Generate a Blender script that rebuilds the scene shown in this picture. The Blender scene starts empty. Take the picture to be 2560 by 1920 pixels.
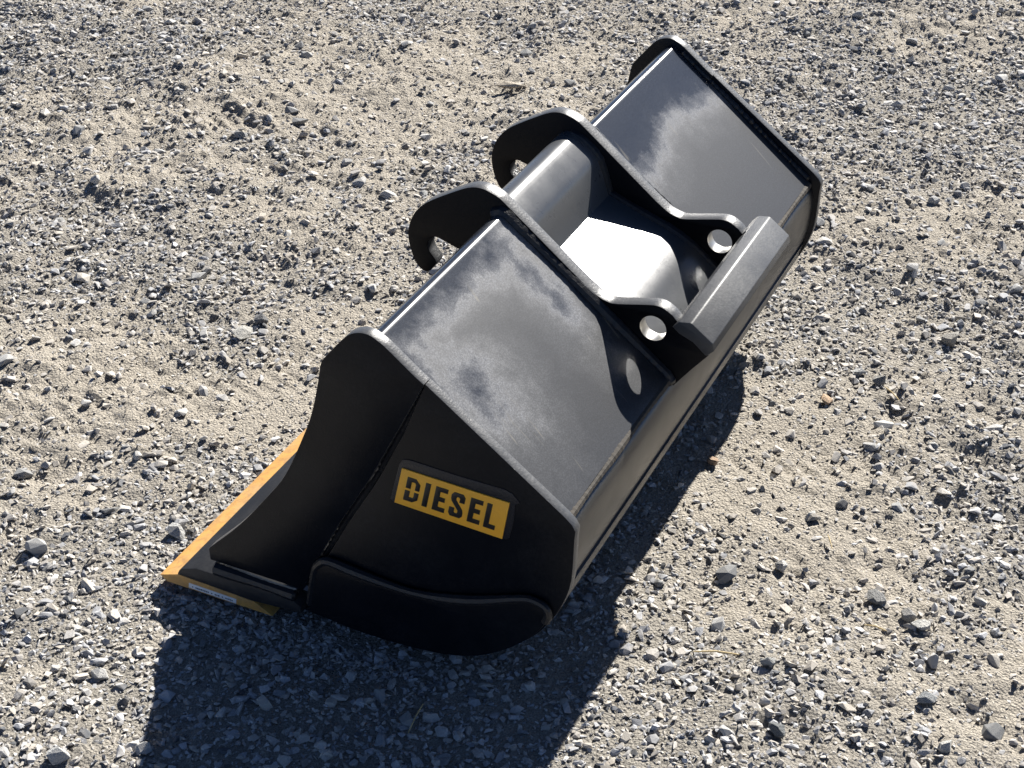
import bpy, bmesh, math, random
import numpy as np
from mathutils import Vector, Matrix

scene = bpy.context.scene
COL = scene.collection
R = math.radians

# ------------------------------------------------------------------ camera
CAM_LOC = Vector((-1.7792, -1.2606, 1.847))
PITCH, AZ = 33.117, 25.055           # degrees below the horizon / to the left of +X
cam = bpy.data.cameras.new('camera')
cam.sensor_width = 36.0
cam.lens = 60.47
cam.clip_start, cam.clip_end = 0.05, 500
cam_ob = bpy.data.objects.new('camera', cam)
COL.objects.link(cam_ob)
fw = Vector((math.cos(R(AZ)) * math.cos(R(PITCH)), math.sin(R(AZ)) * math.cos(R(PITCH)), -math.sin(R(PITCH))))
cam_ob.location = CAM_LOC
cam_ob.rotation_euler = fw.to_track_quat('-Z', 'Y').to_euler()
scene.camera = cam_ob

# ------------------------------------------------------------------ sky and sun
SUN_EL, SUN_AZ = 33.5, -3.0          # azimuth from +X towards +Y
world = bpy.data.worlds.new('World')
scene.world = world
world.use_nodes = True
wn, wl = world.node_tree.nodes, world.node_tree.links
sky = wn.new('ShaderNodeTexSky')
sky.sky_type = 'NISHITA'
sky.sun_disc = False
sky.sun_elevation = R(SUN_EL)
sky.sun_rotation = R(90 - SUN_AZ)
sky.altitude = 300
sky.air_density = 0.4
sky.dust_density = 0.12
sky.ozone_density = 4.0
wl.new(sky.outputs[0], wn['Background'].inputs[0])
wn['Background'].inputs[1].default_value = 0.05

sun = bpy.data.lights.new('sun', 'SUN')
sun.energy = 5.0
sun.angle = R(0.5)
sun.color = (1.0, 0.96, 0.90)
sun_ob = bpy.data.objects.new('sun', sun)
COL.objects.link(sun_ob)
sdir = Vector((math.cos(R(SUN_EL)) * math.cos(R(SUN_AZ)), math.cos(R(SUN_EL)) * math.sin(R(SUN_AZ)), math.sin(R(SUN_EL))))
sun_ob.rotation_euler = sdir.to_track_quat('Z', 'Y').to_euler()
sun_ob.location = (6, 0, 5)

scene.view_settings.view_transform = 'Standard'
scene.view_settings.look = 'None'
scene.view_settings.gamma = 1.0
scene.view_settings.exposure = 1.22

# ------------------------------------------------------------------ material helpers
def mat(name):
    m = bpy.data.materials.new(name)
    m.use_nodes = True
    nt = m.node_tree
    return m, nt, nt.nodes['Principled BSDF']

def N(nt, kind, **kw):
    n = nt.nodes.new(kind)
    for k, v in kw.items():
        setattr(n, k, v)
    return n

def noise(nt, vec, scale, detail=4, rough=0.55, dist=0.0):
    n = N(nt, 'ShaderNodeTexNoise')
    n.inputs['Scale'].default_value = scale
    n.inputs['Detail'].default_value = detail
    n.inputs['Roughness'].default_value = rough
    n.inputs['Distortion'].default_value = dist
    nt.links.new(vec, n.inputs['Vector'])
    return n.outputs['Fac']

def math_(nt, op, a, b=None, c=None, clamp=False):
    n = N(nt, 'ShaderNodeMath', operation=op, use_clamp=clamp)
    for i, v in enumerate((a, b, c)):
        if v is None:
            continue
        if isinstance(v, (int, float)):
            n.inputs[i].default_value = v
        else:
            nt.links.new(v, n.inputs[i])
    return n.outputs[0]

def ramp(nt, fac, stops, interp='LINEAR'):
    n = N(nt, 'ShaderNodeValToRGB')
    n.color_ramp.interpolation = interp
    el = n.color_ramp.elements
    while len(el) > 1:
        el.remove(el[-1])
    for i, (p, c) in enumerate(stops):
        e = el[0] if i == 0 else el.new(p)
        e.position = p
        e.color = (c, c, c, 1) if isinstance(c, (int, float)) else (*c, 1)
    nt.links.new(fac, n.inputs[0])
    return n.outputs['Color']

def mixc(nt, fac, a, b, mode='MIX'):
    n = N(nt, 'ShaderNodeMix', data_type='RGBA', blend_type=mode)
    if isinstance(fac, (int, float)):
        n.inputs[0].default_value = fac
    else:
        nt.links.new(fac, n.inputs[0])
    for i, v in ((6, a), (7, b)):
        if isinstance(v, tuple):
            n.inputs[i].default_value = (*v, 1)
        else:
            nt.links.new(v, n.inputs[i])
    return n.outputs[2]

def bump(nt, height, strength, dist, normal=None):
    b = N(nt, 'ShaderNodeBump')
    b.inputs['Strength'].default_value = strength
    b.inputs['Distance'].default_value = dist
    nt.links.new(height, b.inputs['Height'])
    if normal is not None:
        nt.links.new(normal, b.inputs['Normal'])
    return b.outputs['Normal']

def objcoord(nt):
    return N(nt, 'ShaderNodeTexCoord').outputs['Object']

def mapped(nt, vec, scale=(1, 1, 1), rot=(0, 0, 0)):
    n = N(nt, 'ShaderNodeMapping')
    n.inputs['Scale'].default_value = scale
    n.inputs['Rotation'].default_value = rot
    nt.links.new(vec, n.inputs['Vector'])
    return n.outputs[0]

# ------------------------------------------------------------------ paint materials
def paint(name, base, rough, dusty=0.35, dust_col=(0.16, 0.155, 0.15), peel=0.12, spec=0.5, chips=0.0):
    m, nt, p = mat(name)
    v = objcoord(nt)
    d = ramp(nt, noise(nt, v, 7, 6, 0.65, 0.4), [(0.42, 0.0), (0.75, 1.0)])
    fine = ramp(nt, noise(nt, v, 160, 3, 0.6), [(0.35, 0.2), (0.7, 1.0)])
    dm = math_(nt, 'MULTIPLY', math_(nt, 'MULTIPLY', d, fine), dusty, clamp=True)
    col = mixc(nt, dm, base, dust_col)
    if chips:
        ch = ramp(nt, noise(nt, v, 85, 3, 0.6), [(0.68, 0.0), (0.71, chips)])
        ch = math_(nt, 'MULTIPLY', ch, ramp(nt, noise(nt, v, 11, 2), [(0.45, 0.0), (0.55, 1.0)]))
        col = mixc(nt, ch, col, (0.42, 0.41, 0.38))
    nt.links.new(col, p.inputs['Base Color'])
    r = math_(nt, 'ADD', math_(nt, 'MULTIPLY', dm, 0.35), rough)
    r = math_(nt, 'ADD', r, math_(nt, 'MULTIPLY', math_(nt, 'SUBTRACT', noise(nt, v, 22, 4), 0.5), 0.12))
    nt.links.new(r, p.inputs['Roughness'])
    p.inputs['Specular IOR Level'].default_value = spec
    h = math_(nt, 'ADD', noise(nt, v, 260, 2), math_(nt, 'MULTIPLY', noise(nt, v, 12, 3), 2.0))
    nt.links.new(bump(nt, h, peel, 0.002), p.inputs['Normal'])
    return m

M_BLACK = paint('black_paint', (0.0025, 0.0042, 0.0080), 0.37, 0.08, (0.13, 0.14, 0.155), spec=0.17)
M_EAR = paint('black_paint_ear', (0.0035, 0.004, 0.006), 0.40, 0.03, spec=0.12)
M_WELD = paint('weld_paint', (0.010, 0.011, 0.014), 0.40, 0.12, peel=0.35, spec=0.4)
M_GLOSS = paint('pressed_sheet_paint', (0.070, 0.074, 0.079), 0.28, 0.25, (0.15, 0.15, 0.15), peel=0.02)
M_SHELL = paint('shell_paint', (0.022, 0.022, 0.022), 0.32, 0.2, peel=0.01, spec=0.7)
M_WEDGE = paint('wedge_paint', (0.045, 0.047, 0.050), 0.44, 0.7, (0.11, 0.112, 0.115), peel=0.12)
M_CORNER = paint('dusty_weld_paint', (0.060, 0.054, 0.046), 0.75, 0.6, (0.14, 0.12, 0.10), peel=0.3, spec=0.15)
M_LIP = paint('lip_paint', (0.020, 0.021, 0.023), 0.48, 0.25, peel=0.12, spec=0.3)
M_EDGE = paint('cut_edge_sheen_paint', (0.060, 0.062, 0.065), 0.38, 0.5, (0.15, 0.15, 0.15), peel=0.2, chips=0.9)  # black edges, base colour lightened to stand for sun sheen; dust and chips on top

def back_sheet_material():
    """black paint, glossy near the fold and dulled by dried overspray below, with scuffs"""
    m, nt, p = mat('back_sheet_paint')
    v = objcoord(nt)
    sep = N(nt, 'ShaderNodeSeparateXYZ')
    nt.links.new(v, sep.inputs[0])
    x, y, z = sep.outputs
    # distance along the sheet from the fold
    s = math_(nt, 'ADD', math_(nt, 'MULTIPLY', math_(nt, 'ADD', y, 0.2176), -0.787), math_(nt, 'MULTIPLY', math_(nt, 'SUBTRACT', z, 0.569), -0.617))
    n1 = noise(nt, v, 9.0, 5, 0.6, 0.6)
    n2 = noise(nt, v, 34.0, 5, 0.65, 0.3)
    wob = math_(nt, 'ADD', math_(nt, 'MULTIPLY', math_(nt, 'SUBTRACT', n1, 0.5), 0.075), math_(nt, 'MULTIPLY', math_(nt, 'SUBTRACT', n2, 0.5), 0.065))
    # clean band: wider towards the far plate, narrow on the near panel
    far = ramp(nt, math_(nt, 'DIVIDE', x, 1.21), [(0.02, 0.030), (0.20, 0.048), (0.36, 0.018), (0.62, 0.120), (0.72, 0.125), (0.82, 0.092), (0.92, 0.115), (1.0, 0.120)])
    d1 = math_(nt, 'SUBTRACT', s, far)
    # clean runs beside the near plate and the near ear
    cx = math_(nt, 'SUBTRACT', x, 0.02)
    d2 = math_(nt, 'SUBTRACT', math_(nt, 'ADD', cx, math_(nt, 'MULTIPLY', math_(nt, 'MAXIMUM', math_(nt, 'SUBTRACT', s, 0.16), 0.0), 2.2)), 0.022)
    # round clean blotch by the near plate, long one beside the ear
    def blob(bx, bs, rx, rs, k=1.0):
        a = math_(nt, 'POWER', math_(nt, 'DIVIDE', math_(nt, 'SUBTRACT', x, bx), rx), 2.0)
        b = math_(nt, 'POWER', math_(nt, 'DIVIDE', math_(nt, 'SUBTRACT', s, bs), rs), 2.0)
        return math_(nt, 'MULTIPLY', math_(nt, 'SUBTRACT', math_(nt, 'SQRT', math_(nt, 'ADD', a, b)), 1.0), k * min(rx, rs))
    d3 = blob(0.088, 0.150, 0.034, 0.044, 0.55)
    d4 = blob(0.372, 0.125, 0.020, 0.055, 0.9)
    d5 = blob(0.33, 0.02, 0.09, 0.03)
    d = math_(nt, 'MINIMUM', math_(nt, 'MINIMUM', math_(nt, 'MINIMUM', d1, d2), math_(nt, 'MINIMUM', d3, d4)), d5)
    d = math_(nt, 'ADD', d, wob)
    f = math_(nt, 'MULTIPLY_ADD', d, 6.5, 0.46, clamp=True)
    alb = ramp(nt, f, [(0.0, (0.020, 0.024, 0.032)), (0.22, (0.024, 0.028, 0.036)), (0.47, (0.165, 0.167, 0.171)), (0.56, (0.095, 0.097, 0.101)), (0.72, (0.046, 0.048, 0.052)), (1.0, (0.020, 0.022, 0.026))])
    rg = ramp(nt, f, [(0.0, 0.20), (0.38, 0.23), (0.55, 0.39), (1.0, 0.40)])
    # scuffs
    cb = N(nt, 'ShaderNodeCombineXYZ')
    nt.links.new(math_(nt, 'MULTIPLY', math_(nt, 'ADD', x, math_(nt, 'MULTIPLY', s, 0.22)), 75.0), cb.inputs[0])
    nt.links.new(math_(nt, 'MULTIPLY', s, 7.0), cb.inputs[1])
    sc = ramp(nt, noise(nt, cb.outputs[0], 1.0, 3, 0.6, 0.3), [(0.635, 0.0), (0.69, 1.0)])
    sc = math_(nt, 'MULTIPLY', sc, ramp(nt, noise(nt, v, 4.2, 2), [(0.50, 0.0), (0.62, 1.0)]))
    speck = ramp(nt, noise(nt, v, 420, 2, 0.5), [(0.42, 0.75), (0.64, 1.3)])
    alb = mixc(nt, 1.0, alb, speck, 'MULTIPLY')
    alb = mixc(nt, math_(nt, 'MULTIPLY', sc, 0.6), alb, (0.20, 0.185, 0.15))
    nt.links.new(alb, p.inputs['Base Color'])
    nt.links.new(rg, p.inputs['Roughness'])
    nt.links.new(ramp(nt, f, [(0.0, 0.85), (0.35, 0.8), (0.6, 0.45)]), p.inputs['Specular IOR Level'])
    h = math_(nt, 'ADD', noise(nt, v, 240, 2), math_(nt, 'MULTIPLY', noise(nt, v, 8, 3), 2.5))
    nt.links.new(bump(nt, h, 0.028, 0.002), p.inputs['Normal'])
    return m
M_SHEET = back_sheet_material()

def yellow(name, base, rough, dirt=1.0):
    m, nt, p = mat(name)
    v = objcoord(nt)
    d = ramp(nt, noise(nt, v, 45, 6, 0.7, 0.5), [(0.44, 0.0), (0.64, 1.0)])
    c = mixc(nt, math_(nt, 'MULTIPLY', d, 0.62 * dirt), base, (base[0] * 0.5, base[1] * 0.48, base[2] * 0.6 + 0.01))
    c = mixc(nt, math_(nt, 'MULTIPLY', ramp(nt, noise(nt, v, 9, 5, 0.6), [(0.45, 0.0), (0.65, 1.0)]), 0.4 * dirt), c, (0.42, 0.35, 0.25))
    nt.links.new(c, p.inputs['Base Color'])
    p.inputs['Roughness'].default_value = rough
    nt.links.new(bump(nt, noise(nt, v, 140, 3), 0.2, 0.002), p.inputs['Normal'])
    return m
M_YEL = yellow('yellow_paint', (0.62, 0.335, 0.085), 0.5)
M_YEL2 = yellow('yellow_plate_paint', (0.95, 0.48, 0.035), 0.5, 0.12)

def plain(name, col, rough):
    m, nt, p = mat(name)
    v = objcoord(nt)
    c = mixc(nt, noise(nt, v, 60, 4), tuple(0.9 * k for k in col), tuple(1.08 * k for k in col))
    nt.links.new(c, p.inputs['Base Color'])
    p.inputs['Roughness'].default_value = rough
    return m
M_STEEL = plain('bare_steel', (0.50, 0.49, 0.46), 0.38)
M_STEEL.node_tree.nodes['Principled BSDF'].inputs['Metallic'].default_value = 0.85
M_TAG = plain('paper_tag', (0.78, 0.80, 0.80), 0.6)
M_INK = plain('ink', (0.10, 0.12, 0.16), 0.6)
M_LETTER = plain('letter_paint', (0.012, 0.012, 0.013), 0.4)
M_TAPE = paint('masked_overspray', (0.012, 0.014, 0.020), 0.36, 0.35, (0.05, 0.056, 0.07), peel=0.5, spec=0.4)
M_STRAW = plain('straw', (0.55, 0.42, 0.20), 0.7)

# ------------------------------------------------------------------ mesh helpers
def link(name, me, m, parent=None, smooth=35):
    o = bpy.data.objects.new(name, me)
    if m:
        me.materials.append(m)
    COL.objects.link(o)
    if parent:
        o.parent = parent
    if smooth:
        me.shade_smooth()
        me.set_sharp_from_angle(angle=R(smooth))
    return o

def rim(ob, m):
    """cut edges of a plate get a rougher finish, sun sheen put into its lighter colour"""
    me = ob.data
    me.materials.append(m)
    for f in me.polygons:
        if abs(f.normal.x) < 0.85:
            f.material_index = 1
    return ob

def bore(ob, c, r, m):
    me = ob.data
    me.materials.append(m)
    for f in me.polygons:
        if abs(f.normal.x) < 0.85 and math.hypot(f.center.y - c[0], f.center.z - c[1]) < r:
            f.material_index = 2
    return ob

def fillet(pts, seg=6):
    """(a, b, r) corners -> polyline with rounded corners"""
    out = []
    n = len(pts)
    for i, q in enumerate(pts):
        p = Vector(q[:2])
        r = q[2] if len(q) > 2 else 0
        if r <= 0:
            out.append(p)
            continue
        a, b = Vector(pts[i - 1][:2]) - p, Vector(pts[(i + 1) % n][:2]) - p
        la, lb = a.length, b.length
        a.normalize(); b.normalize()
        ang = a.angle(b)
        t = min(r / math.tan(ang / 2), 0.48 * la, 0.48 * lb)
        rr = t * math.tan(ang / 2)
        p0, p1 = p + a * t, p + b * t
        c = p + (a + b).normalized() * (rr / math.sin(ang / 2))
        v0, v1 = p0 - c, p1 - c
        tot = v0.angle(v1)
        sgn = 1 if v0.cross(v1) > 0 else -1
        k = max(2, int(seg * tot / 1.2) + 1)
        for j in range(k + 1):
            th = sgn * tot * j / k
            out.append(c + Vector((v0.x * math.cos(th) - v0.y * math.sin(th), v0.x * math.sin(th) + v0.y * math.cos(th))))
    return out

def catmull(pts, k=5):
    P = [Vector(p) for p in pts]
    P = [2 * P[0] - P[1]] + P + [2 * P[-1] - P[-2]]
    out = []
    for i in range(1, len(P) - 2):
        a, b, c, d = P[i - 1:i + 3]
        for j in range(k):
            t = j / k
            out.append(0.5 * ((2 * b) + (c - a) * t + (2 * a - 5 * b + 4 * c - d) * t * t + (3 * b - a - 3 * c + d) * t ** 3))
    out.append(P[-2])
    return out

def plate_mesh(name, outline, x0, x1, holes=(), bev=0.0015, to3=None):
    """flat plate with outline (a, b) in the YZ plane between x0 and x1, holes cut through, edges eased"""
    cu = bpy.data.curves.new(name, 'CURVE')
    cu.dimensions = '2D'
    cu.fill_mode = 'BOTH'
    for pts in [outline] + list(holes):
        sp = cu.splines.new('POLY')
        sp.points.add(len(pts) - 1)
        for q, p in zip(sp.points, pts):
            q.co = (p[0], p[1], 0, 1)
        sp.use_cyclic_u = True
    cu.extrude = abs(x1 - x0) / 2 - bev
    cu.bevel_depth = bev
    cu.offset = -bev
    cu.bevel_resolution = 1
    tmp = bpy.data.objects.new('tmp', cu)
    COL.objects.link(tmp)
    dg = bpy.context.evaluated_depsgraph_get()
    me = bpy.data.meshes.new_from_object(tmp.evaluated_get(dg))
    bpy.data.objects.remove(tmp)
    bpy.data.curves.remove(cu)
    xm = (x0 + x1) / 2
    n = len(me.vertices)
    co = np.empty(n * 3, np.float32)
    me.vertices.foreach_get('co', co)
    co = co.reshape(-1, 3)
    new = np.stack([co[:, 2] + xm, co[:, 0], co[:, 1]], 1)
    me.vertices.foreach_set('co', new.ravel())
    me.update()
    bm = bmesh.new(); bm.from_mesh(me)
    bmesh.ops.remove_doubles(bm, verts=bm.verts, dist=1e-5)
    bmesh.ops.recalc_face_normals(bm, faces=bm.faces)
    bm.to_mesh(me); bm.free()
    me.name = name
    return me

def circle(c, r, n=36):
    return [(c[0] + r * math.cos(2 * math.pi * i / n), c[1] + r * math.sin(2 * math.pi * i / n)) for i in range(n)]

def strip_mesh(name, prof, th, x0, x1, nx=1):
    """sheet of thickness th whose outer face follows prof (to the left of its direction is outside)"""
    P = [Vector(p) for p in prof]
    n = len(P)
    nor = []
    for i in range(n):
        d = (P[min(i + 1, n - 1)] - P[max(i - 1, 0)]).normalized()
        nor.append(Vector((-d.y, d.x)))
    ring = P + [P[i] - nor[i] * th for i in reversed(range(n))]
    bm = bmesh.new()
    xs = [x0 + (x1 - x0) * i / nx for i in range(nx + 1)]
    rows = [[bm.verts.new((x, p.x, p.y)) for p in ring] for x in xs]
    m = len(ring)
    for a, b in zip(rows, rows[1:]):
        for i in range(m):
            j = (i + 1) % m
            bm.faces.new((a[i], a[j], b[j], b[i]))
    for row in (rows[0], rows[-1]):
        for i in range(n - 1):
            bm.faces.new((row[i], row[i + 1], row[m - 2 - i], row[m - 1 - i]))
    bmesh.ops.recalc_face_normals(bm, faces=bm.faces)
    me = bpy.data.meshes.new(name)
    bm.to_mesh(me); bm.free()
    return me

def bead_mesh(name, path, r, seed=0, step=0.004, flat=1.0, rip=0.07):
    """weld bead: a rippled tube along a 3-D path"""
    rnd = random.Random(seed)
    P = [Vector(p) for p in path]
    pts = []
    for a, b in zip(P, P[1:]):
        k = max(1, int((b - a).length / step))
        pts += [a.lerp(b, i / k) for i in range(k)]
    pts.append(P[-1])
    bm = bmesh.new()
    rings = []
    slow = rnd.random() * 6
    for i, p in enumerate(pts):
        d = (pts[min(i + 1, len(pts) - 1)] - pts[max(i - 1, 0)]).normalized()
        u = d.cross(Vector((1, 0, 0)) if abs(d.x) < 0.8 else Vector((0, 0, 1))).normalized()
        w = d.cross(u)
        rr = r * (1 + rip * math.sin(i * 1.9) * 0.5 + rip * (rnd.random() - 0.5) + 0.15 * math.sin(i * 0.13 + slow))
        if i in (0, len(pts) - 1):
            rr *= 0.55
        rings.append([bm.verts.new(p + (u * math.cos(t) * flat + w * math.sin(t)) * rr) for t in [2 * math.pi * k / 8 for k in range(8)]])
    for a, b in zip(rings, rings[1:]):
        for k in range(8):
            bm.faces.new((a[k], a[(k + 1) % 8], b[(k + 1) % 8], b[k]))
    bm.faces.new(rings[0]); bm.faces.new(rings[-1])
    bmesh.ops.recalc_face_normals(bm, faces=bm.faces)
    me = bpy.data.meshes.new(name)
    bm.to_mesh(me); bm.free()
    return me

def prism_mesh(name, poly, x0, x1, bev=0.002):
    return plate_mesh(name, poly, x0, x1, (), bev)

# ------------------------------------------------------------------ the bucket
W = 1.21                 # between the near faces of the two side plates
T = 0.020                # plate thickness
root = bpy.data.objects.new('excavator_bucket', None)
root.empty_display_size = 0.2
COL.objects.link(root)
root['label'] = 'black steel excavator grading bucket with yellow cutting edge lying on gravel'
root['category'] = 'excavator bucket'

# side plate: rear part up to the seam, and the front cutter with its concave edge
arc = catmull([(-0.5255, 0.3246), (-0.5225, 0.2516), (-0.5115, 0.2069), (-0.4941, 0.1679), (-0.4626, 0.1218), (-0.4121, 0.0771), (-0.3567, 0.047), (-0.2805, 0.0312), (-0.1839, 0.0265), (-0.1128, 0.032), (-0.066, 0.0365)], 3)
seam = [(-0.066, 0.0700), (-0.1030, 0.1535), (-0.1445, 0.2322), (-0.2020, 0.3333), (-0.2500, 0.4304), (-0.2926, 0.5262)]
gap = 0.0105
gk = [1, 1, 1, 1, 0.9, 0.12]
rear = [(p[0] - gap * 0.5 * k, p[1] - gap * 0.2 * k) for p, k in zip(seam, gk)] + [(-0.5105, 0.3612), (-0.5215, 0.351), (-0.5268, 0.341)] + [tuple(p) for p in arc]
# smooth the concave edge
fc = catmull([(-0.1222, 0.5100), (-0.1160, 0.4780), (-0.1017, 0.4226), (-0.0828, 0.3738), (-0.0462, 0.2944), (-0.0059, 0.2366), (0.0488, 0.1668), (0.1121, 0.1002)], 5)
front = [tuple(p) for p in fc] + [(0.1150, 0.0960), (0.1144, 0.0738)] + [(p[0] + gap * 0.5 * k, p[1] + gap * 0.2 * k) for p, k in zip(seam, gk)] + \
        [tuple(p) for p in catmull([(-0.2789, 0.5358), (-0.2400, 0.5670), (-0.2253, 0.5778), (-0.2053, 0.5868), (-0.1859, 0.5845), (-0.1691, 0.5738), (-0.1423, 0.5427), (-0.1260, 0.5220)], 4)]

for x0 in (0.0, W):
    if x0:                      # the far plate shows its inner side, where the seam is welded shut
        rear = [(p[0] - 0.0004, p[1]) for p in seam] + rear[len(seam):]
        i0 = len(fc) + 2
        front = front[:i0] + [(p[0] + 0.0004, p[1]) for p in seam] + front[i0 + len(seam):]
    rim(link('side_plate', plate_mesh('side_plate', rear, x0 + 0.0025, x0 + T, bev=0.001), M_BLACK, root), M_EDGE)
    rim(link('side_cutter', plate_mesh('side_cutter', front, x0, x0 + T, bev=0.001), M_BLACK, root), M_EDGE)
    sm = seam[:-1] + [(-0.2860, 0.5120)]
    link('seam_weld', bead_mesh('seam_weld', [(x0 + 0.0140, p[0], p[1]) for p in sm], 0.0058, 3, rip=0.25), M_WELD, root)

# wear plate with its weld along the lower edge of each side plate
wl_ = [(-0.0750, 0.0480), (-0.0880, 0.1160), (-0.1000, 0.1400), (-0.1192, 0.1500), (-0.1702, 0.1445), (-0.2652, 0.1401), (-0.3584, 0.1584), (-0.4420, 0.1915), (-0.4653, 0.1965), (-0.4850, 0.1905), (-0.4900, 0.1760), (-0.4840, 0.1600)]
wtop = [tuple(p) for p in catmull(wl_, 4)]
warc = [(p[0] * 0.995, p[1] + 0.004) for p in arc if p[1] < 0.158]
wear = wtop + [tuple(p) for p in warc]
for x0, sx in ((0.0, -1), (W + T, 1)):
    link('wear_plate', plate_mesh('wear_plate', wear, min(x0, x0 + sx * 0.010), max(x0, x0 + sx * 0.010)), M_BLACK, root)
    ox = -0.0025 if sx < 0 else 0.0025
    link('wear_plate_weld', bead_mesh('wear_plate_weld', [(x0 + sx * 0.004 - 0.0015, p[0], p[1] + 0.003) for p in wtop], 0.0072, 5, rip=0.05), M_WELD, root)

# upper sheet: rolled fold at the mouth, flat back, stops with a raw edge at the corner
FOLD = catmull([(-0.118, 0.470), (-0.1456, 0.5040), (-0.1700, 0.5370), (-0.1850, 0.5570), (-0.1935, 0.5670), (-0.2020, 0.5735), (-0.2110, 0.5738), (-0.2200, 0.5676)], 4)
sheet_dir = (Vector((-0.5035, 0.3447)) - Vector((-0.2200, 0.5672)))
SHEET = [tuple(p) for p in FOLD] + [tuple(Vector((-0.2200, 0.5672)) + sheet_dir * t) for t in (0.12, 0.4, 0.7, 1.0)]
rev = list(SHEET)
E1, E2 = 0.437, 0.757        # near faces of the two ears
ET = 0.025
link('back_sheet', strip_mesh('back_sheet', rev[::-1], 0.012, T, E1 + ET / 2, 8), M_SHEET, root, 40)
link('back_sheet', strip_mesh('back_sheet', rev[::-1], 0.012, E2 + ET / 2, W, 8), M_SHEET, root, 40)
# pressed pocket between the ears
POCK = [tuple(p) for p in catmull([(-0.1180, 0.4700), (-0.1380, 0.5080), (-0.1520, 0.5400), (-0.1605, 0.5600), (-0.1720, 0.5735), (-0.1860, 0.5780), (-0.1980, 0.5765), (-0.2090, 0.5700)], 4)] + [(-0.2200, 0.5615)] + \
       [tuple(p) for p in catmull([(-0.2310, 0.5530), (-0.2390, 0.5455), (-0.2440, 0.5375), (-0.2475, 0.5290)], 3)] + [(-0.2550, 0.5090), (-0.2640, 0.4790)] + [(-0.2662, 0.4745), (-0.2715, 0.4722)] + \
       [(-0.3000, 0.4616), (-0.3380, 0.4465)] + [tuple(p) for p in catmull([(-0.3780, 0.4318), (-0.4050, 0.4190), (-0.4250, 0.4075), (-0.4465, 0.3905), (-0.4700, 0.3725), (-0.5045, 0.3440)], 4)]
link('pocket_sheet', strip_mesh('pocket_sheet', POCK[::-1], 0.010, E1 + ET / 2, E2 + ET / 2, 4), M_GLOSS, root, 40)

# bottom shell: from the corner down round the heel to the lip
shell_prof = catmull([(-0.4985, 0.3350), (-0.5080, 0.3290), (-0.5142, 0.3130), (-0.5152, 0.2850), (-0.5120, 0.2500), (-0.5030, 0.2110), (-0.4870, 0.1720), (-0.4560, 0.1270), (-0.4080, 0.0840), (-0.3540, 0.0560), (-0.2800, 0.0410), (-0.1839, 0.0370), (-0.1128, 0.0400), (-0.04, 0.0440), (0.02, 0.0460)], 5)
link('bottom_shell', strip_mesh('bottom_shell', [tuple(p) for p in shell_prof][::-1], 0.010, T - 0.001, W + 0.001, 4), M_SHELL, root, 40)
heel_prof = catmull([(-0.5062, 0.2085), (-0.5005, 0.1905), (-0.4930, 0.1645), (-0.4605, 0.1170), (-0.4110, 0.0725), (-0.3560, 0.0420), (-0.2800, 0.0258), (-0.1839, 0.0205), (-0.1128, 0.0250), (-0.04, 0.0300)], 4)
link('heel_plate', strip_mesh('heel_plate', [tuple(p) for p in heel_prof][::-1], 0.0125, T, W - 0.004, 4), M_SHELL, root, 40)

# weld bead and tacks along the raw edge of the back sheet
link('corner_weld', bead_mesh('corner_weld', [(x, -0.5030, 0.3375) for x in np.linspace(T, W, 60)], 0.0068, 8, flat=1.0, rip=0.12), M_CORNER, root)
# welds between sheet edges and the side plates
sA, sB = Vector((-0.2253, 0.5652)), Vector((-0.5020, 0.3480))
for x in (T + 0.001, W - 0.001):
    link('plate_weld', bead_mesh('plate_weld', [(x, *(sA.lerp(sB, t))) for t in np.linspace(0, 1, 30)], 0.0052, 11, rip=0.3), M_WELD, root)

# ears with hook and pin hole
ear_out = [(-0.5674, 0.3990), (-0.5425, 0.3680), (-0.5120, 0.3270), (-0.4600, 0.3550), (-0.4000, 0.4000), (-0.3000, 0.4400), (-0.2600, 0.4500), (-0.2200, 0.4600), (-0.1600, 0.4900)]
hook = [(-0.1282, 0.4889), (-0.1070, 0.4959), (-0.0909, 0.5012), (-0.0835, 0.5016), (-0.0774, 0.4974), (-0.0720, 0.4902), (-0.0703, 0.4813), (-0.0737, 0.4718), (-0.0838, 0.4598)]
tip = [(-0.0858, 0.4540), (-0.0800, 0.4430), (-0.0742, 0.4362), (-0.0680, 0.4324), (-0.0600, 0.4327)]
back = catmull([(-0.0540, 0.4370), (-0.0470, 0.4450), (-0.0397, 0.4625), (-0.0351, 0.4810), (-0.0341, 0.4975), (-0.0372, 0.5150), (-0.0444, 0.5325), (-0.0553, 0.5480), (-0.0680, 0.5600), (-0.0817, 0.5695), (-0.1090, 0.5855), (-0.1396, 0.6020), (-0.1569, 0.6080), (-0.1704, 0.6088), (-0.1817, 0.6065), (-0.2000, 0.5996), (-0.2127, 0.5905), (-0.2528, 0.5580)], 3)
lower = catmull([(-0.3518, 0.4772), (-0.3751, 0.4612), (-0.3926, 0.4549), (-0.4085, 0.4546), (-0.4579, 0.4652), (-0.4761, 0.4680), (-0.4900, 0.4650), (-0.5042, 0.4565)], 3)
ear_poly = ear_out + hook + tip + [tuple(p) for p in back] + [tuple(p) for p in lower] + [(-0.5150, 0.4450), (-0.5500, 0.4180)]
HOLE = (-0.4722, 0.4253)
for x in (E1, E2):
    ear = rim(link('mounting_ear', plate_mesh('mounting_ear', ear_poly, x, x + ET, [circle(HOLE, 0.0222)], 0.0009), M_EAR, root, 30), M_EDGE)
    bore(ear, HOLE, 0.024, M_STEEL)
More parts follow.
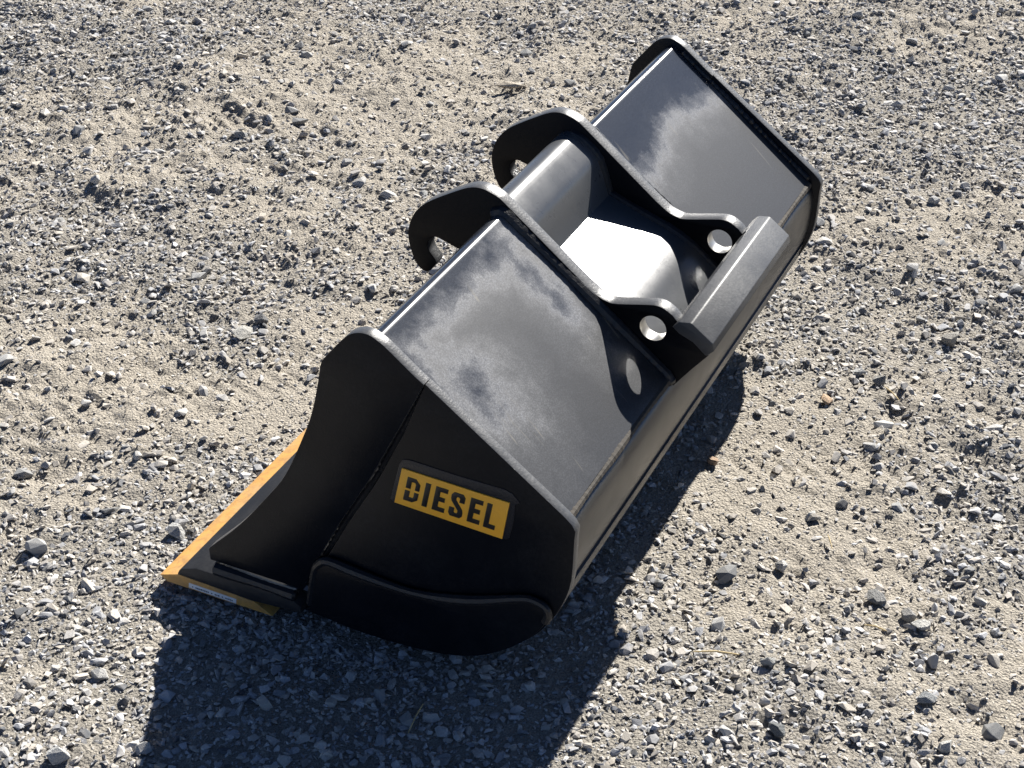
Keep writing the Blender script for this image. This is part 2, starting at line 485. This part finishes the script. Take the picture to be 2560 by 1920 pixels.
# weld fillets at the foot of each ear
wpath = [(-0.190, 0.5680), (-0.206, 0.5755), (-0.2170, 0.5725)] + [tuple(Vector((-0.2200, 0.5692)) + sheet_dir * t) for t in np.linspace(0.05, 0.99, 24)] + [(-0.5120, 0.3330)]
for x in (E1 - 0.002, E2 + ET + 0.002):
    link('ear_weld', bead_mesh('ear_weld', [(x, *p) for p in wpath], 0.0095, 21), M_WELD, root)
ppath = [(-0.1860, 0.5760), (-0.2090, 0.5690), (-0.2310, 0.5525), (-0.2440, 0.5370), (-0.2550, 0.5090), (-0.2660, 0.4760), (-0.3000, 0.4620), (-0.3380, 0.4470), (-0.3780, 0.4322), (-0.4050, 0.4195), (-0.4250, 0.4080), (-0.4465, 0.3910), (-0.4700, 0.3730), (-0.5040, 0.3450)]
for x in (E1 + ET + 0.001, E2 - 0.001):
    link('pocket_weld', bead_mesh('pocket_weld', [(x, *p) for p in ppath], 0.0080, 31), M_WELD, root)

# wedge bar across the ear feet
wedge = fillet([(-0.5085, 0.4435), (-0.5190, 0.4555, 0.003), (-0.5395, 0.4585, 0.007), (-0.5770, 0.4300, 0.003), (-0.5795, 0.4165, 0.004), (-0.5670, 0.4040, 0.004), (-0.5440, 0.4240), (-0.5200, 0.4340)])
link('wedge_bar', plate_mesh('wedge_bar', [tuple(p) for p in wedge], E1 - 0.012, 0.822, (), 0.0018), M_WEDGE, root, 30)
link('wedge_weld', bead_mesh('wedge_weld', [(x, -0.5175, 0.4490) for x in np.linspace(E2 - 0.004, E2 + ET + 0.004, 8)], 0.005, 41), M_WELD, root)

# lip, cutting edge, weld under the cutter
LX0, LX1 = -0.010, W + T + 0.010
lip = [(0.1780, 0.0290), (0.1740, 0.0370), (0.1690, 0.0425), (0.1390, 0.0535), (-0.0400, 0.0560), (-0.0600, 0.0420), (-0.0600, 0.0300), (0.0320, 0.0225)]
link('lip_plate', plate_mesh('lip_plate', lip, LX0, LX1, (), 0.002), M_LIP, root, 25)
edge = [(0.2140, 0.0150), (0.1755, 0.0285), (0.0300, 0.0220), (-0.0040, 0.0035), (0.2010, 0.0050)]
ce = link('cutting_edge', plate_mesh('cutting_edge', edge, LX0, LX1, (), 0.0008), M_YEL, root, 20)
for x, sx in ((0.0, -1), (W + T, 1)):
    link('cutter_weld', bead_mesh('cutter_weld', [(x + sx * 0.003, y, 0.0625 - (0.11 - y) * 0.03) for y in np.linspace(0.106, -0.050, 40)], 0.0105, 51), M_WELD, root)
link('lip_weld', bead_mesh('lip_weld', [(x, 0.112, 0.0595) for x in np.linspace(T, W, 40)], 0.006, 52), M_WELD, root)

def side_panel(name, poly, x0, x1, m, parent, bev=0.0005):
    return link(name, plate_mesh(name, poly, x0, x1, (), bev), m, parent, 25)

# paper tag on the end of the cutting edge
tag = side_panel('paper_tag', [(0.1560, 0.0180), (0.0640, 0.0158), (0.0652, 0.0058), (0.1575, 0.0078)], LX0 - 0.0006, LX0 + 0.0005, M_TAG, ce, 0.0001)
rnd = random.Random(4)
bm = bmesh.new()
y = 0.1500
while y > 0.070:
    wv = rnd.uniform(0.0016, 0.0036)
    zc = 0.0121 - (0.15 - y) * 0.022
    hh = rnd.uniform(0.0012, 0.0017)
    vs = [bm.verts.new((LX0 - 0.0009, a, b)) for a, b in ((y, zc - hh), (y - wv, zc - hh), (y - wv, zc + hh), (y, zc + hh))]
    bm.faces.new(vs)
    y -= wv + rnd.choice((0.0008, 0.0008, 0.0010, 0.0045))
me = bpy.data.meshes.new('tag_print'); bm.to_mesh(me); bm.free()
link('tag_print', me, M_INK, tag, 0)

# name plate with stencil lettering
C_TL, C_TR, C_BR, C_BL = (Vector(q) for q in ((-0.2514, 0.3702), (-0.4251, 0.3621), (-0.4129, 0.2928), (-0.2359, 0.3031)))
def q2(u, v):       # u to the right, v up, both 0..1, on the plate
    return (C_BL.lerp(C_BR, u)).lerp(C_TL.lerp(C_TR, u), v)
halo = [q2(*uv) for uv in ((-0.045, 0.03), (-0.035, 1.05), (-0.01, 1.22), (0.05, 1.26), (0.5, 1.25), (0.93, 1.28), (1.0, 1.24), (1.085, 1.06), (1.05, 0.98), (1.065, 0.5), (1.055, 0.06), (1.03, 0.0), (0.99, -0.03), (0.4, -0.012), (0.0, -0.02))]
side_panel('masking_residue', [tuple(p) for p in halo], 0.0012, 0.0032, M_TAPE, root, 0.0004)
plate = side_panel('name_plate', [tuple(q2(*uv)) for uv in ((0.0, 0.0), (1.0, 0.0), (1.0, 1.0), (0.0, 1.0))], -0.0008, 0.0020, M_YEL2, root, 0.0005)
# letter strokes in a cell 0..1 x 0..1
def cut(c, w, h):
    return c
S_ = 0.0
LET = {
    'D1': [(0, 1), (0.62, 1), (1, 0.80), (1, 0.53), (0.68, 0.53), (0.68, 0.78), (0.60, 0.84), (0.36, 0.84), (0.36, 0.53), (0, 0.53)],
    'D2': [(0, 0.43), (0.36, 0.43), (0.36, 0.18), (0.62, 0.18), (0.68, 0.24), (0.68, 0.43), (1, 0.43), (1, 0.14), (0.66, 0), (0, 0)],
    'I': [(0, 1), (1, 1), (1, 0), (0, 0)],
    'E': [(0, 1), (1, 1), (1, 0.82), (0.42, 0.82), (0.42, 0.60), (0.88, 0.60), (0.88, 0.42), (0.42, 0.42), (0.42, 0.18), (1, 0.18), (1, 0), (0, 0)],
    'S': [(0.16, 1), (0.80, 1), (0.98, 0.88), (0.98, 0.64), (0.62, 0.64), (0.62, 0.80), (0.54, 0.84), (0.44, 0.84), (0.37, 0.78), (0.38, 0.70), (0.92, 0.36), (0.98, 0.24), (0.98, 0.10), (0.84, 0), (0.14, 0), (0, 0.12), (0, 0.36), (0.36, 0.36), (0.36, 0.20), (0.42, 0.16), (0.56, 0.16), (0.62, 0.22), (0.60, 0.30), (0.08, 0.62), (0, 0.74), (0, 0.88)],
    'L': [(0, 1), (0.44, 1), (0.44, 0.18), (1, 0.18), (1, 0), (0, 0)],
}
cells = [(('D1', 'D2'), 0.072, 0.128), (('I',), 0.245, 0.048), (('E',), 0.340, 0.115), (('S',), 0.490, 0.130), (('E',), 0.665, 0.115), (('L',), 0.815, 0.105)]
for keys, u0, uw in cells:
    lp = None
    for k in keys:
        poly = [tuple(q2(u0 + uw * a, 0.17 + 0.66 * b)) for a, b in LET[k]]
        o = side_panel('letter', poly, -0.0016, 0.0, M_LETTER, plate, 0.0003)

# ------------------------------------------------------------------ ground
def vnoise(x, y, seed, f):
    """smooth value noise, numpy"""
    rs = np.random.RandomState(seed)
    tab = rs.rand(256, 256)
    X, Y = x * f + 500.0, y * f + 500.0
    xi, yi = np.floor(X).astype(int), np.floor(Y).astype(int)
    u, v = X - xi, Y - yi
    u, v = u * u * (3 - 2 * u), v * v * (3 - 2 * v)
    a, b = tab[xi % 256, yi % 256], tab[(xi + 1) % 256, yi % 256]
    c, d = tab[xi % 256, (yi + 1) % 256], tab[(xi + 1) % 256, (yi + 1) % 256]
    return (a * (1 - u) + b * u) * (1 - v) + (c * (1 - u) + d * u) * v

TAN = [(1.74, 1.06, .34, 1), (1.40, 1.38, .22, .8), (0.41, 0.60, .20, 1), (0.52, 0.40, .16, .9), (2.08, 0.70, .30, .9), (0.95, -0.56, .17, 1), (0.62, -0.735, .17, 1), (0.30, -1.02, .16, .9), (0.63, -0.60, .14, 1), (0.50, -0.87, .15, .9), (1.2, 0.75, .2, .5), (2.9, 0.2, .4, .5), (1.15, 1.1, .18, .5), (1.75, -0.75, .2, .5)]
GRY = [(1.79, 1.87, .35, 1), (0.93, 1.03, .22, 1), (2.33, -0.44, .45, .9), (1.34, -0.86, .22, .7), (-0.20, 0.28, .28, 1), (-0.13, -0.5, .3, .8), (0.95, 0.78, .18, .6), (0.02, -0.73, .16, 1), (1.81, 1.48, .18, .8), (0.12, 0.33, .14, .9), (1.2, -.5, .15, .8)]
def sandy(x, y):
    """1 where the dusty fines show, 0 where loose grey gravel covers them"""
    t = 0.44 + 0.7 * (vnoise(x, y, 1, 2.2) - 0.5) + 1.0 * (vnoise(x, y, 2, 6.0) - 0.5) + 0.8 * (vnoise(x, y, 3, 15) - 0.5)
    for bx, by, r, a in TAN:
        t = t + 0.60 * a * np.exp(-((x - bx) ** 2 + (y - by) ** 2) / (r * r))
    for bx, by, r, a in GRY:
        t = t - 0.55 * a * np.exp(-((x - bx) ** 2 + (y - by) ** 2) / (r * r))
    return np.clip(t, 0, 1)

def height(x, y):
    h = 0.030 * (vnoise(x, y, 11, 1.6) - 0.5) + 0.024 * (vnoise(x, y, 12, 5.0) - 0.5) + 0.016 * (vnoise(x, y, 13, 13.0) - 0.5)
    h = h + 0.007 * (vnoise(x, y, 14, 31.0) - 0.5) + 0.0055 * (vnoise(x, y, 15, 62.0) - 0.5) + 0.0045 * (vnoise(x, y, 17, 118.0) - 0.5)
    # clods
    h = h + 0.030 * np.maximum(vnoise(x, y, 18, 21.0) - 0.74, 0) * (vnoise(x, y, 19, 3.0) > 0.5) + 0.022 * np.maximum(vnoise(x, y, 20, 44.0) - 0.72, 0)
    # flattened where the bucket stands, a little heaped under its heel
    dx = np.maximum(np.maximum(-0.15 - x, x - 1.38), 0)
    dy = np.maximum(np.maximum(-0.58 - y, y - 0.30), 0)
    k = np.exp(-(dx * dx + dy * dy) / 0.02)
    flat = -0.006 + 0.35 * h + 0.012 * np.exp(-((y + 0.22) / 0.14) ** 2)
    h = h * (1 - k) + flat * k
    # faint tyre tread: rows of slanted bars
    for cx, cy, ang, L_, w_ in ((0.55, 0.52, 2.2, 0.42, 0.085), (0.80, -0.66, 1.9, 0.22, 0.07), (1.55, 1.25, 2.0, 0.4, 0.09)):
        a_, b_ = (x - cx) * math.cos(ang) + (y - cy) * math.sin(ang), -(x - cx) * math.sin(ang) + (y - cy) * math.cos(ang)
        m_ = np.exp(-(a_ / L_) ** 4 - (b_ / w_) ** 4)
        h = h + m_ * (0.0022 * np.tanh(2.5 * np.sin(2 * math.pi * (a_ + 0.7 * np.abs(b_)) / 0.040)) - 0.004)
    # soft tyre ridges
    for (ax, ay, bx, by, w, a) in ((1.05, -0.42, 1.12, -0.60, 0.016, 0.010), (1.50, 0.93, 1.42, 0.78, 0.014, 0.011), (1.70, 1.20, 1.62, 1.02, 0.022, 0.014)):
        t = np.clip(((x - ax) * (bx - ax) + (y - ay) * (by - ay)) / ((bx - ax) ** 2 + (by - ay) ** 2), 0, 1)
        d2 = (x - ax - t * (bx - ax)) ** 2 + (y - ay - t * (by - ay)) ** 2
        h = h + a * np.exp(-d2 / (w * w)) * (0.2 + 1.6 * vnoise(x, y, 16, 34))
    return h

def axis(lo, hi, step, far):
    a = list(np.arange(lo, hi, step))
    s, v = step, a[-1]
    while v < far:
        s *= 1.35; v += s; a.append(v)
    s, v, pre = step, a[0], []
    while v > -far:
        s *= 1.35; v -= s; pre.append(v)
    return np.array(pre[::-1] + a)

gx, gy = axis(-0.8, 3.6, 0.0068, 120.0), axis(-1.4, 2.4, 0.0068, 120.0)
GX, GY = np.meshgrid(gx, gy, indexing='ij')
GH = height(GX, GY)
far_fade = np.exp(-np.maximum(np.hypot(GX - 1, GY) - 4, 0) ** 2 / 60)
GZ = GH * (0.3 + 0.7 * far_fade)
nxv, nyv = len(gx), len(gy)
verts = np.stack([GX, GY, GZ], -1).reshape(-1, 3).astype(np.float32)
idx = np.arange(nxv * nyv).reshape(nxv, nyv)
quads = np.stack([idx[:-1, :-1], idx[1:, :-1], idx[1:, 1:], idx[:-1, 1:]], -1).reshape(-1, 4)
def mesh_from(name, verts, faces):
    me = bpy.data.meshes.new(name)
    k = faces.shape[1]
    me.vertices.add(len(verts)); me.vertices.foreach_set('co', verts.astype(np.float32).ravel())
    me.loops.add(faces.size); me.loops.foreach_set('vertex_index', faces.astype(np.int32).ravel())
    me.polygons.add(len(faces))
    me.polygons.foreach_set('loop_start', np.arange(0, faces.size, k, dtype=np.int32))
    me.update(calc_edges=True)
    return me
gme = mesh_from('ground', verts, quads)
at = gme.attributes.new('sandy', 'FLOAT', 'POINT')
at.data.foreach_set('value', sandy(GX, GY).ravel().astype(np.float32))

m, nt, p = mat('dusty_ground')
v = objcoord(nt)
a = N(nt, 'ShaderNodeAttribute', attribute_name='sandy').outputs['Fac']
fine = noise(nt, v, 330, 4, 0.7)
mid = noise(nt, v, 60, 5, 0.65)
col_t = mixc(nt, mid, (0.41, 0.366, 0.300), (0.57, 0.522, 0.440))
col_g = mixc(nt, mid, (0.31, 0.286, 0.245), (0.45, 0.420, 0.365))
c = mixc(nt, math_(nt, 'MULTIPLY', a, 1.2, clamp=True), col_g, col_t)
c = mixc(nt, ramp(nt, fine, [(0.40, 0.55), (0.60, 0.0)]), c, (0.15, 0.14, 0.125))
nt.links.new(c, p.inputs['Base Color'])
p.inputs['Roughness'].default_value = 0.95
p.inputs['Specular IOR Level'].default_value = 0.15
vor = N(nt, 'ShaderNodeTexVoronoi'); vor.inputs['Scale'].default_value = 190
nt.links.new(v, vor.inputs['Vector'])
h = math_(nt, 'ADD', math_(nt, 'MULTIPLY', fine, 1.0), math_(nt, 'MULTIPLY', vor.outputs['Distance'], -1.1))
h = math_(nt, 'ADD', h, math_(nt, 'MULTIPLY', mid, 2.0))
nt.links.new(bump(nt, h, 1.0, 0.0045), p.inputs['Normal'])
ground = link('ground', gme, m, None, 0)
ground['kind'] = 'structure'
ground['label'] = 'dusty tan and grey gravel yard surface'
gme.shade_smooth()

# ------------------------------------------------------------------ gravel and stones
rs = np.random.RandomState(7)
def stone_proto(npts, seed, squash=0.6, rounding=0.0):
    r = np.random.RandomState(seed)
    q = r.randn(npts, 3)
    q /= np.linalg.norm(q, axis=1)[:, None]
    q *= (0.72 + 0.36 * r.rand(npts))[:, None]
    # a few cleavage planes
    for _ in range(3):
        n = r.randn(3); n /= np.linalg.norm(n)
        d = q @ n
        lim = 0.55 + 0.25 * r.rand()
        q = q - np.outer(np.maximum(d - lim, 0), n)
    q *= np.array([1.0, 0.55 + 0.33 * r.rand(), squash * (0.75 + 0.5 * r.rand())]) * 0.5
    bm = bmesh.new()
    vs = [bm.verts.new(k) for k in q]
    res = bmesh.ops.convex_hull(bm, input=vs)
    loose = [w for w in bm.verts if not w.link_faces]
    bmesh.ops.delete(bm, geom=loose, context='VERTS')
    if rounding:
        bmesh.ops.bevel(bm, geom=list(bm.edges), offset=rounding, offset_type='OFFSET', segments=1, affect='EDGES', clamp_overlap=True)
    bmesh.ops.triangulate(bm, faces=bm.faces)
    bmesh.ops.recalc_face_normals(bm, faces=bm.faces)
    bm.verts.index_update()
    V = np.array([w.co[:] for w in bm.verts]); F = np.array([[w.index for w in f.verts] for f in bm.faces])
    bm.free()
    return V, F

small_p = [stone_proto(9, 100 + i, 0.46) for i in range(14)]
mid_p = [stone_proto(14, 200 + i, 0.46) for i in range(14)]

CL = np.array(CAM_LOC)
pz, az = R(PITCH), R(AZ)
def frame_uv(x, y, z=0.0):
    wx, wy, wz = x - CL[0], y - CL[1], z - CL[2]
    f = wx * math.cos(az) + wy * math.sin(az); r = wx * math.sin(az) - wy * math.cos(az)
    dep = f * math.cos(pz) - wz * math.sin(pz); up = f * math.sin(pz) + wz * math.cos(pz)
    return 2 * r / dep * 60.47 / 36, 2 * up / dep * 60.47 / 27, dep

def scatter(n, margin, seed):
    """points on the ground around the view, uniform on the ground"""
    r = np.random.RandomState(seed)
    x = r.uniform(-0.9, 3.8, n); y = r.uniform(-1.5, 2.5, n)
    u, v_, d = frame_uv(x, y)
    keep = (np.abs(u) < 1 + margin) & (np.abs(v_) < 1 + margin)
    return x[keep], y[keep]

def stone_colors(n, r, s):
    """base colours: blue-grey to pale greywacke, some dusted tan, a few dark"""
    k = r.rand(n)
    g = 0.27 + 0.22 * r.rand(n)
    col = np.stack([g * 0.99, g, g * 1.02], 1)
    pale = k < 0.14
    col[pale] = np.stack([0.52 + 0.14 * r.rand(n)] * 3, 1)[pale] * np.array([1.0, 0.98, 0.94])
    dark = (k > 0.22) & (k < 0.34)
    col[dark] = np.stack([0.09 + 0.08 * r.rand(n)] * 3, 1)[dark] * np.array([0.96, 1.0, 1.06])
    tan = r.rand(n) < (0.50 + 0.4 * s)
    dust = np.array([0.51, 0.460, 0.385])
    f = (0.25 + 0.50 * r.rand(n))[:, None]
    col = np.where(tan[:, None], col * (1 - f) + dust * f, col)
    return np.clip(col, 0.03, 0.75)

def batch(x, y, size, protos, r, sink):
    n = len(x)
    z = height(x, y)
    s = sandy(x, y)
    yaw = r.uniform(0, 2 * math.pi, n); tx = r.normal(0, 0.22, n); ty = r.normal(0, 0.22, n)
    cz, sz, cx_, sx_, cy_, sy_ = np.cos(yaw), np.sin(yaw), np.cos(tx), np.sin(tx), np.cos(ty), np.sin(ty)
    RZ = np.zeros((n, 3, 3)); RZ[:, 0, 0] = cz; RZ[:, 0, 1] = -sz; RZ[:, 1, 0] = sz; RZ[:, 1, 1] = cz; RZ[:, 2, 2] = 1
    RX = np.zeros((n, 3, 3)); RX[:, 0, 0] = 1; RX[:, 1, 1] = cx_; RX[:, 1, 2] = -sx_; RX[:, 2, 1] = sx_; RX[:, 2, 2] = cx_
    RY = np.zeros((n, 3, 3)); RY[:, 1, 1] = 1; RY[:, 0, 0] = cy_; RY[:, 0, 2] = sy_; RY[:, 2, 0] = -sy_; RY[:, 2, 2] = cy_
    Rm = RZ @ RX @ RY
    sc = size[:, None] * np.stack([r.uniform(0.85, 1.2, n), r.uniform(0.8, 1.15, n), r.uniform(0.75, 1.25, n)], 1)
    pos = np.stack([x, y, z + size * (0.17 - sink * r.rand(n))], 1)
    col = stone_colors(n, r, s)
    which = r.randint(0, len(protos), n)
    VV, FF, CC, off = [], [], [], 0
    for k, (V, F) in enumerate(protos):
        i = np.where(which == k)[0]
        if not len(i):
            continue
        P = np.einsum('nij,nvj->nvi', Rm[i], V[None] * sc[i][:, None, :]) + pos[i][:, None, :]
        VV.append(P.reshape(-1, 3))
        FF.append((F[None] + (np.arange(len(i)) * len(V))[:, None, None] + off).reshape(-1, 3))
        CC.append(np.repeat(col[i], len(V), 0))
        off += len(i) * len(V)
    return np.concatenate(VV), np.concatenate(FF), np.concatenate(CC)

# material whose grain sits on each stone's own colour
def stone_mat(name, attr):
    m, nt, p = mat(name)
    v = objcoord(nt)
    if attr:
        base = N(nt, 'ShaderNodeAttribute', attribute_name='stone_colour').outputs['Color']
    else:
        rn = N(nt, 'ShaderNodeObjectInfo').outputs['Random']
        base = ramp(nt, rn, [(0.0, (0.17, 0.175, 0.18)), (0.12, (0.22, 0.225, 0.225)), (0.2, (0.32, 0.325, 0.32)), (0.45, (0.40, 0.40, 0.39)), (0.7, (0.47, 0.46, 0.44)), (0.85, (0.56, 0.55, 0.52)), (1.0, (0.52, 0.47, 0.39))])
    g = noise(nt, v, 240 if attr else 130, 4, 0.7)
    c = mixc(nt, 1.0, base, ramp(nt, g, [(0.3, 0.78), (0.7, 1.15)]), 'MULTIPLY')
    c = mixc(nt, math_(nt, 'MULTIPLY', ramp(nt, noise(nt, v, 40, 4, 0.6), [(0.48, 0.0), (0.7, 1.0)]), 0.35), c, (0.44, 0.38, 0.30))
    nt.links.new(c, p.inputs['Base Color'])
    p.inputs['Roughness'].default_value = 0.85
    p.inputs['Specular IOR Level'].default_value = 0.25
    nt.links.new(bump(nt, g, 0.5, 0.0015), p.inputs['Normal'])
    return m
M_GRAVEL, M_STONE = stone_mat('gravel_rock', True), stone_mat('stone_rock', False)

# finest grit, gravel, and coarse pieces too many to be single objects
def thin(x, y, r, lo, hi):
    keep = r.rand(len(x)) < (hi + (lo - hi) * sandy(x, y))
    return x[keep], y[keep]
VV, FF, CC, off = [], [], [], 0
for n, lo, hi, smin, smax, pw, protos, sink, seed in (
        (190000, 0.45, 0.55, 0.0045, 0.0090, 1.3, small_p, 0.20, 31),
        (190000, 0.15, 0.95, 0.0090, 0.0190, 1.7, small_p, 0.24, 32),
        (26000, 0.26, 0.95, 0.0180, 0.0330, 1.9, mid_p, 0.28, 33)):
    r = np.random.RandomState(seed)
    x, y = scatter(n, 0.10, seed)
    x, y = thin(x, y, r, lo, hi)
    size = smin + (smax - smin) * r.rand(len(x)) ** pw
    a_, b_, c_ = batch(x, y, size, protos, r, sink)
    VV.append(a_); FF.append(b_ + off); CC.append(c_); off += len(a_)
r = np.random.RandomState(77)
n = 1500
side = r.randint(0, 4, n)
t_ = r.rand(n)
off_ = np.abs(r.normal(0, 0.032, n))
x = np.select([side == 0, side == 1, side == 2], [-0.02 + 1.27 * t_, -0.02 + 1.27 * t_, -0.020 - off_], 1.255 + off_)
y = np.select([side == 0, side == 1], [0.222 + off_, -0.33 - off_ * 2.0], -0.32 + 0.53 * t_)
size = 0.007 + 0.014 * r.rand(n) ** 1.8
a_, b_, c_ = batch(x, y, size, small_p, r, 0.10)
VV.append(a_); FF.append(b_ + off); CC.append(c_); off += len(a_)
V, F, C = np.concatenate(VV), np.concatenate(FF), np.concatenate(CC)
me = mesh_from('gravel', V, F)
ca = me.color_attributes.new('stone_colour', 'FLOAT_COLOR', 'POINT')
ca.data.foreach_set('color', np.concatenate([C, np.ones((len(C), 1))], 1).astype(np.float32).ravel())
gravel = link('gravel', me, M_GRAVEL, None, 0)
me.shade_flat()
gravel['kind'] = 'stuff'
gravel['label'] = 'loose grey crushed gravel scattered over the yard'
gravel['category'] = 'gravel'
print('gravel tris', len(F))

# larger stones, each an object
big = []
for i in range(16):
    Vb, Fb = stone_proto(16, 300 + i, 0.58, 0.014)
    mb = mesh_from('stone', Vb, Fb)
    mb.materials.append(M_STONE)
    mb.shade_flat()
    big.append(mb)

def place_stone(ob, x, y, size, r, lift=0.12, tilt=0.25):
    ob.location = (x, y, float(height(np.array(x), np.array(y))) + size * lift)
    ob.rotation_euler = (r.gauss(0, tilt), r.gauss(0, tilt), r.uniform(0, 6.28))
    ob.scale = (size * r.uniform(0.9, 1.15), size * r.uniform(0.85, 1.15), size * r.uniform(0.8, 1.2))

NOTABLE = [  # x, y, size, label, colour or None
    (0.116, 0.268, 0.050, 'pale rounded stone touching the yellow cutting edge near its left corner', (0.50, 0.50, 0.48)),
    (0.993, -0.638, 0.037, 'tan stone right of the bucket shadow, the larger and upper of two tan ones', (0.56, 0.40, 0.26)),
    (0.713, -0.504, 0.035, 'orange-tan stone at the very edge of the bucket shadow below the heel', (0.54, 0.39, 0.27)),
    (1.121, -0.668, 0.036, 'pale angular stone above the tan stone right of the bucket', (0.52, 0.52, 0.50)),
    (1.102, -0.713, 0.037, 'grey stone casting a round shadow beside the pale angular stone right of the bucket', (0.34, 0.33, 0.30)),
    (0.068, -0.832, 0.046, 'large dark grey rock at the bottom edge right of the bucket shadow', (0.17, 0.18, 0.18)),
    (0.456, -0.881, 0.042, 'dark flat-topped rock alone on tan dust at lower right', (0.27, 0.27, 0.26)),
    (0.424, -0.938, 0.035, 'grey rock leaning on the pale rounded rock at lower right', (0.35, 0.34, 0.32)),
    (0.405, -0.966, 0.040, 'pale rounded rock at lower right with a grey rock behind it', (0.56, 0.55, 0.51)),
    (0.229, -1.015, 0.034, 'blue-grey angular rock near the bottom right corner', (0.32, 0.33, 0.33)),
    (0.135, -1.065, 0.036, 'pale blocky rock cut by the bottom edge at the right corner', (0.52, 0.51, 0.47)),
    (0.470, -0.713, 0.034, 'whitish wedge-shaped stone right of the bucket shadow', (0.56, 0.55, 0.52)),
    (0.204, -0.774, 0.029, 'small square grey stone on tan dust right of the shadow foot', (0.38, 0.38, 0.36)),
    (1.307, -0.805, 0.052, 'lumpy grey rock near the right edge level with the wedge bar', (0.36, 0.34, 0.30)),
    (2.087, 0.558, 0.080, 'long flat buff stone behind the ears, longest on the ground', (0.50, 0.44, 0.35)),
    (1.511, 1.031, 0.050, 'large grey stone standing alone at upper left', (0.38, 0.38, 0.37)),
    (0.730, 0.522, 0.052, 'pale flat stone left of the near side plate top', (0.48, 0.47, 0.43)),
    (0.780, 0.512, 0.038, 'dark pointed stone behind the pale flat stone left of the side plate', (0.24, 0.24, 0.24)),
    (-0.236, 0.174, 0.038, 'white slab-sided rock left of the shadow near the bottom', (0.58, 0.57, 0.54)),
    (-0.347, 0.014, 0.034, 'pale round stone lying in the shadow edge at the bottom left', (0.56, 0.55, 0.52)),
    (-0.419, 0.112, 0.044, 'big flat light stone cut by the bottom edge at left', (0.54, 0.54, 0.52)),
]
rr = random.Random(12)
for i, (x, y, s_, lab, colr) in enumerate(NOTABLE):
    Vb, Fb = stone_proto(20, 500 + i, 0.64, 0.014)
    mb = mesh_from('rock', Vb, Fb)
    mk, ntk, pk = mat('rock_stone')
    vk = objcoord(ntk)
    ck = mixc(ntk, noise(ntk, vk, 6, 5, 0.7), tuple(0.8 * q for q in colr), tuple(min(0.8, 1.2 * q) for q in colr))
    ntk.links.new(ck, pk.inputs['Base Color'])
    pk.inputs['Roughness'].default_value = 0.85
    ntk.links.new(bump(ntk, noise(ntk, vk, 9, 5, 0.7), 0.6, 0.06), pk.inputs['Normal'])
    mb.materials.append(mk)
    mb.shade_flat()
    o = bpy.data.objects.new('rock', mb)
    COL.objects.link(o)
    place_stone(o, x, y, s_, rr, 0.20, 0.15)
    if lab.startswith('long flat'):
        o.scale = (0.100, 0.052, 0.040); o.rotation_euler = (0, 0.05, R(-62))
    o['label'] = lab; o['category'] = 'stone'; o['group'] = 'larger stones lying on the gravel'

# the rest of the coarse stones, pieces of the ground surface
cnt = 0
tries = 0
taken = [(a, b, c) for a, b, c, *_ in NOTABLE]
while cnt < 290 and tries < 20000:
    tries += 1
    x, y = rr.uniform(-0.55, 3.4), rr.uniform(-1.3, 2.3)
    u, v_, d = frame_uv(x, y)
    if abs(u) > 1.0 or abs(v_) > 1.0:
        continue
    if -0.03 < x < 1.26 and -0.53 < y < 0.235:
        continue
    s_ = 0.025 + 0.026 * rr.random() ** 2.4
    if any((x - a) ** 2 + (y - b) ** 2 < (0.6 * (c + s_)) ** 2 for a, b, c in taken):
        continue
    taken.append((x, y, s_))
    o = bpy.data.objects.new('stone', rr.choice(big))
    COL.objects.link(o)
    place_stone(o, x, y, s_, rr, rr.uniform(0.00, 0.14), 0.18)
    o.parent = ground
    cnt += 1

# dry straws lying about
straws = [(0.56, -0.77, 0.5, 'pale straw on the dust right of the bucket shadow, nearest the wedge-shaped stone'), (0.20, -0.69, 2.0, 'thin straw beside the edge of the bucket shadow at lower right'),
          (-0.13, -0.33, 0.1, 'long straw lying inside the bucket shadow at the bottom'), (1.05, -0.75, 0.9, 'short straw right of the pale angular stone beside the bucket'),
          (0.37, -0.90, 1.7, 'straw lying next to the dark flat-topped rock at lower right')]
for i, (x, y, a, lab) in enumerate(straws):
    ln = 0.018 + 0.006 * ((i * 7) % 4)
    zz = float(height(np.array(x), np.array(y))) + 0.012
    d = Vector((math.cos(a), math.sin(a), 0.08)) * ln
    pth = [Vector((0, 0, 0)) - d, Vector((0.002, 0.001, 0.002)), d]
    o = link('straw', bead_mesh('straw', pth, 0.0011, i, 0.006, rip=0.02), M_STRAW, None)
    o.location = (x, y, zz)
    o['label'] = lab
    o['category'] = 'straw'
    o['group'] = 'dry straws on the ground'
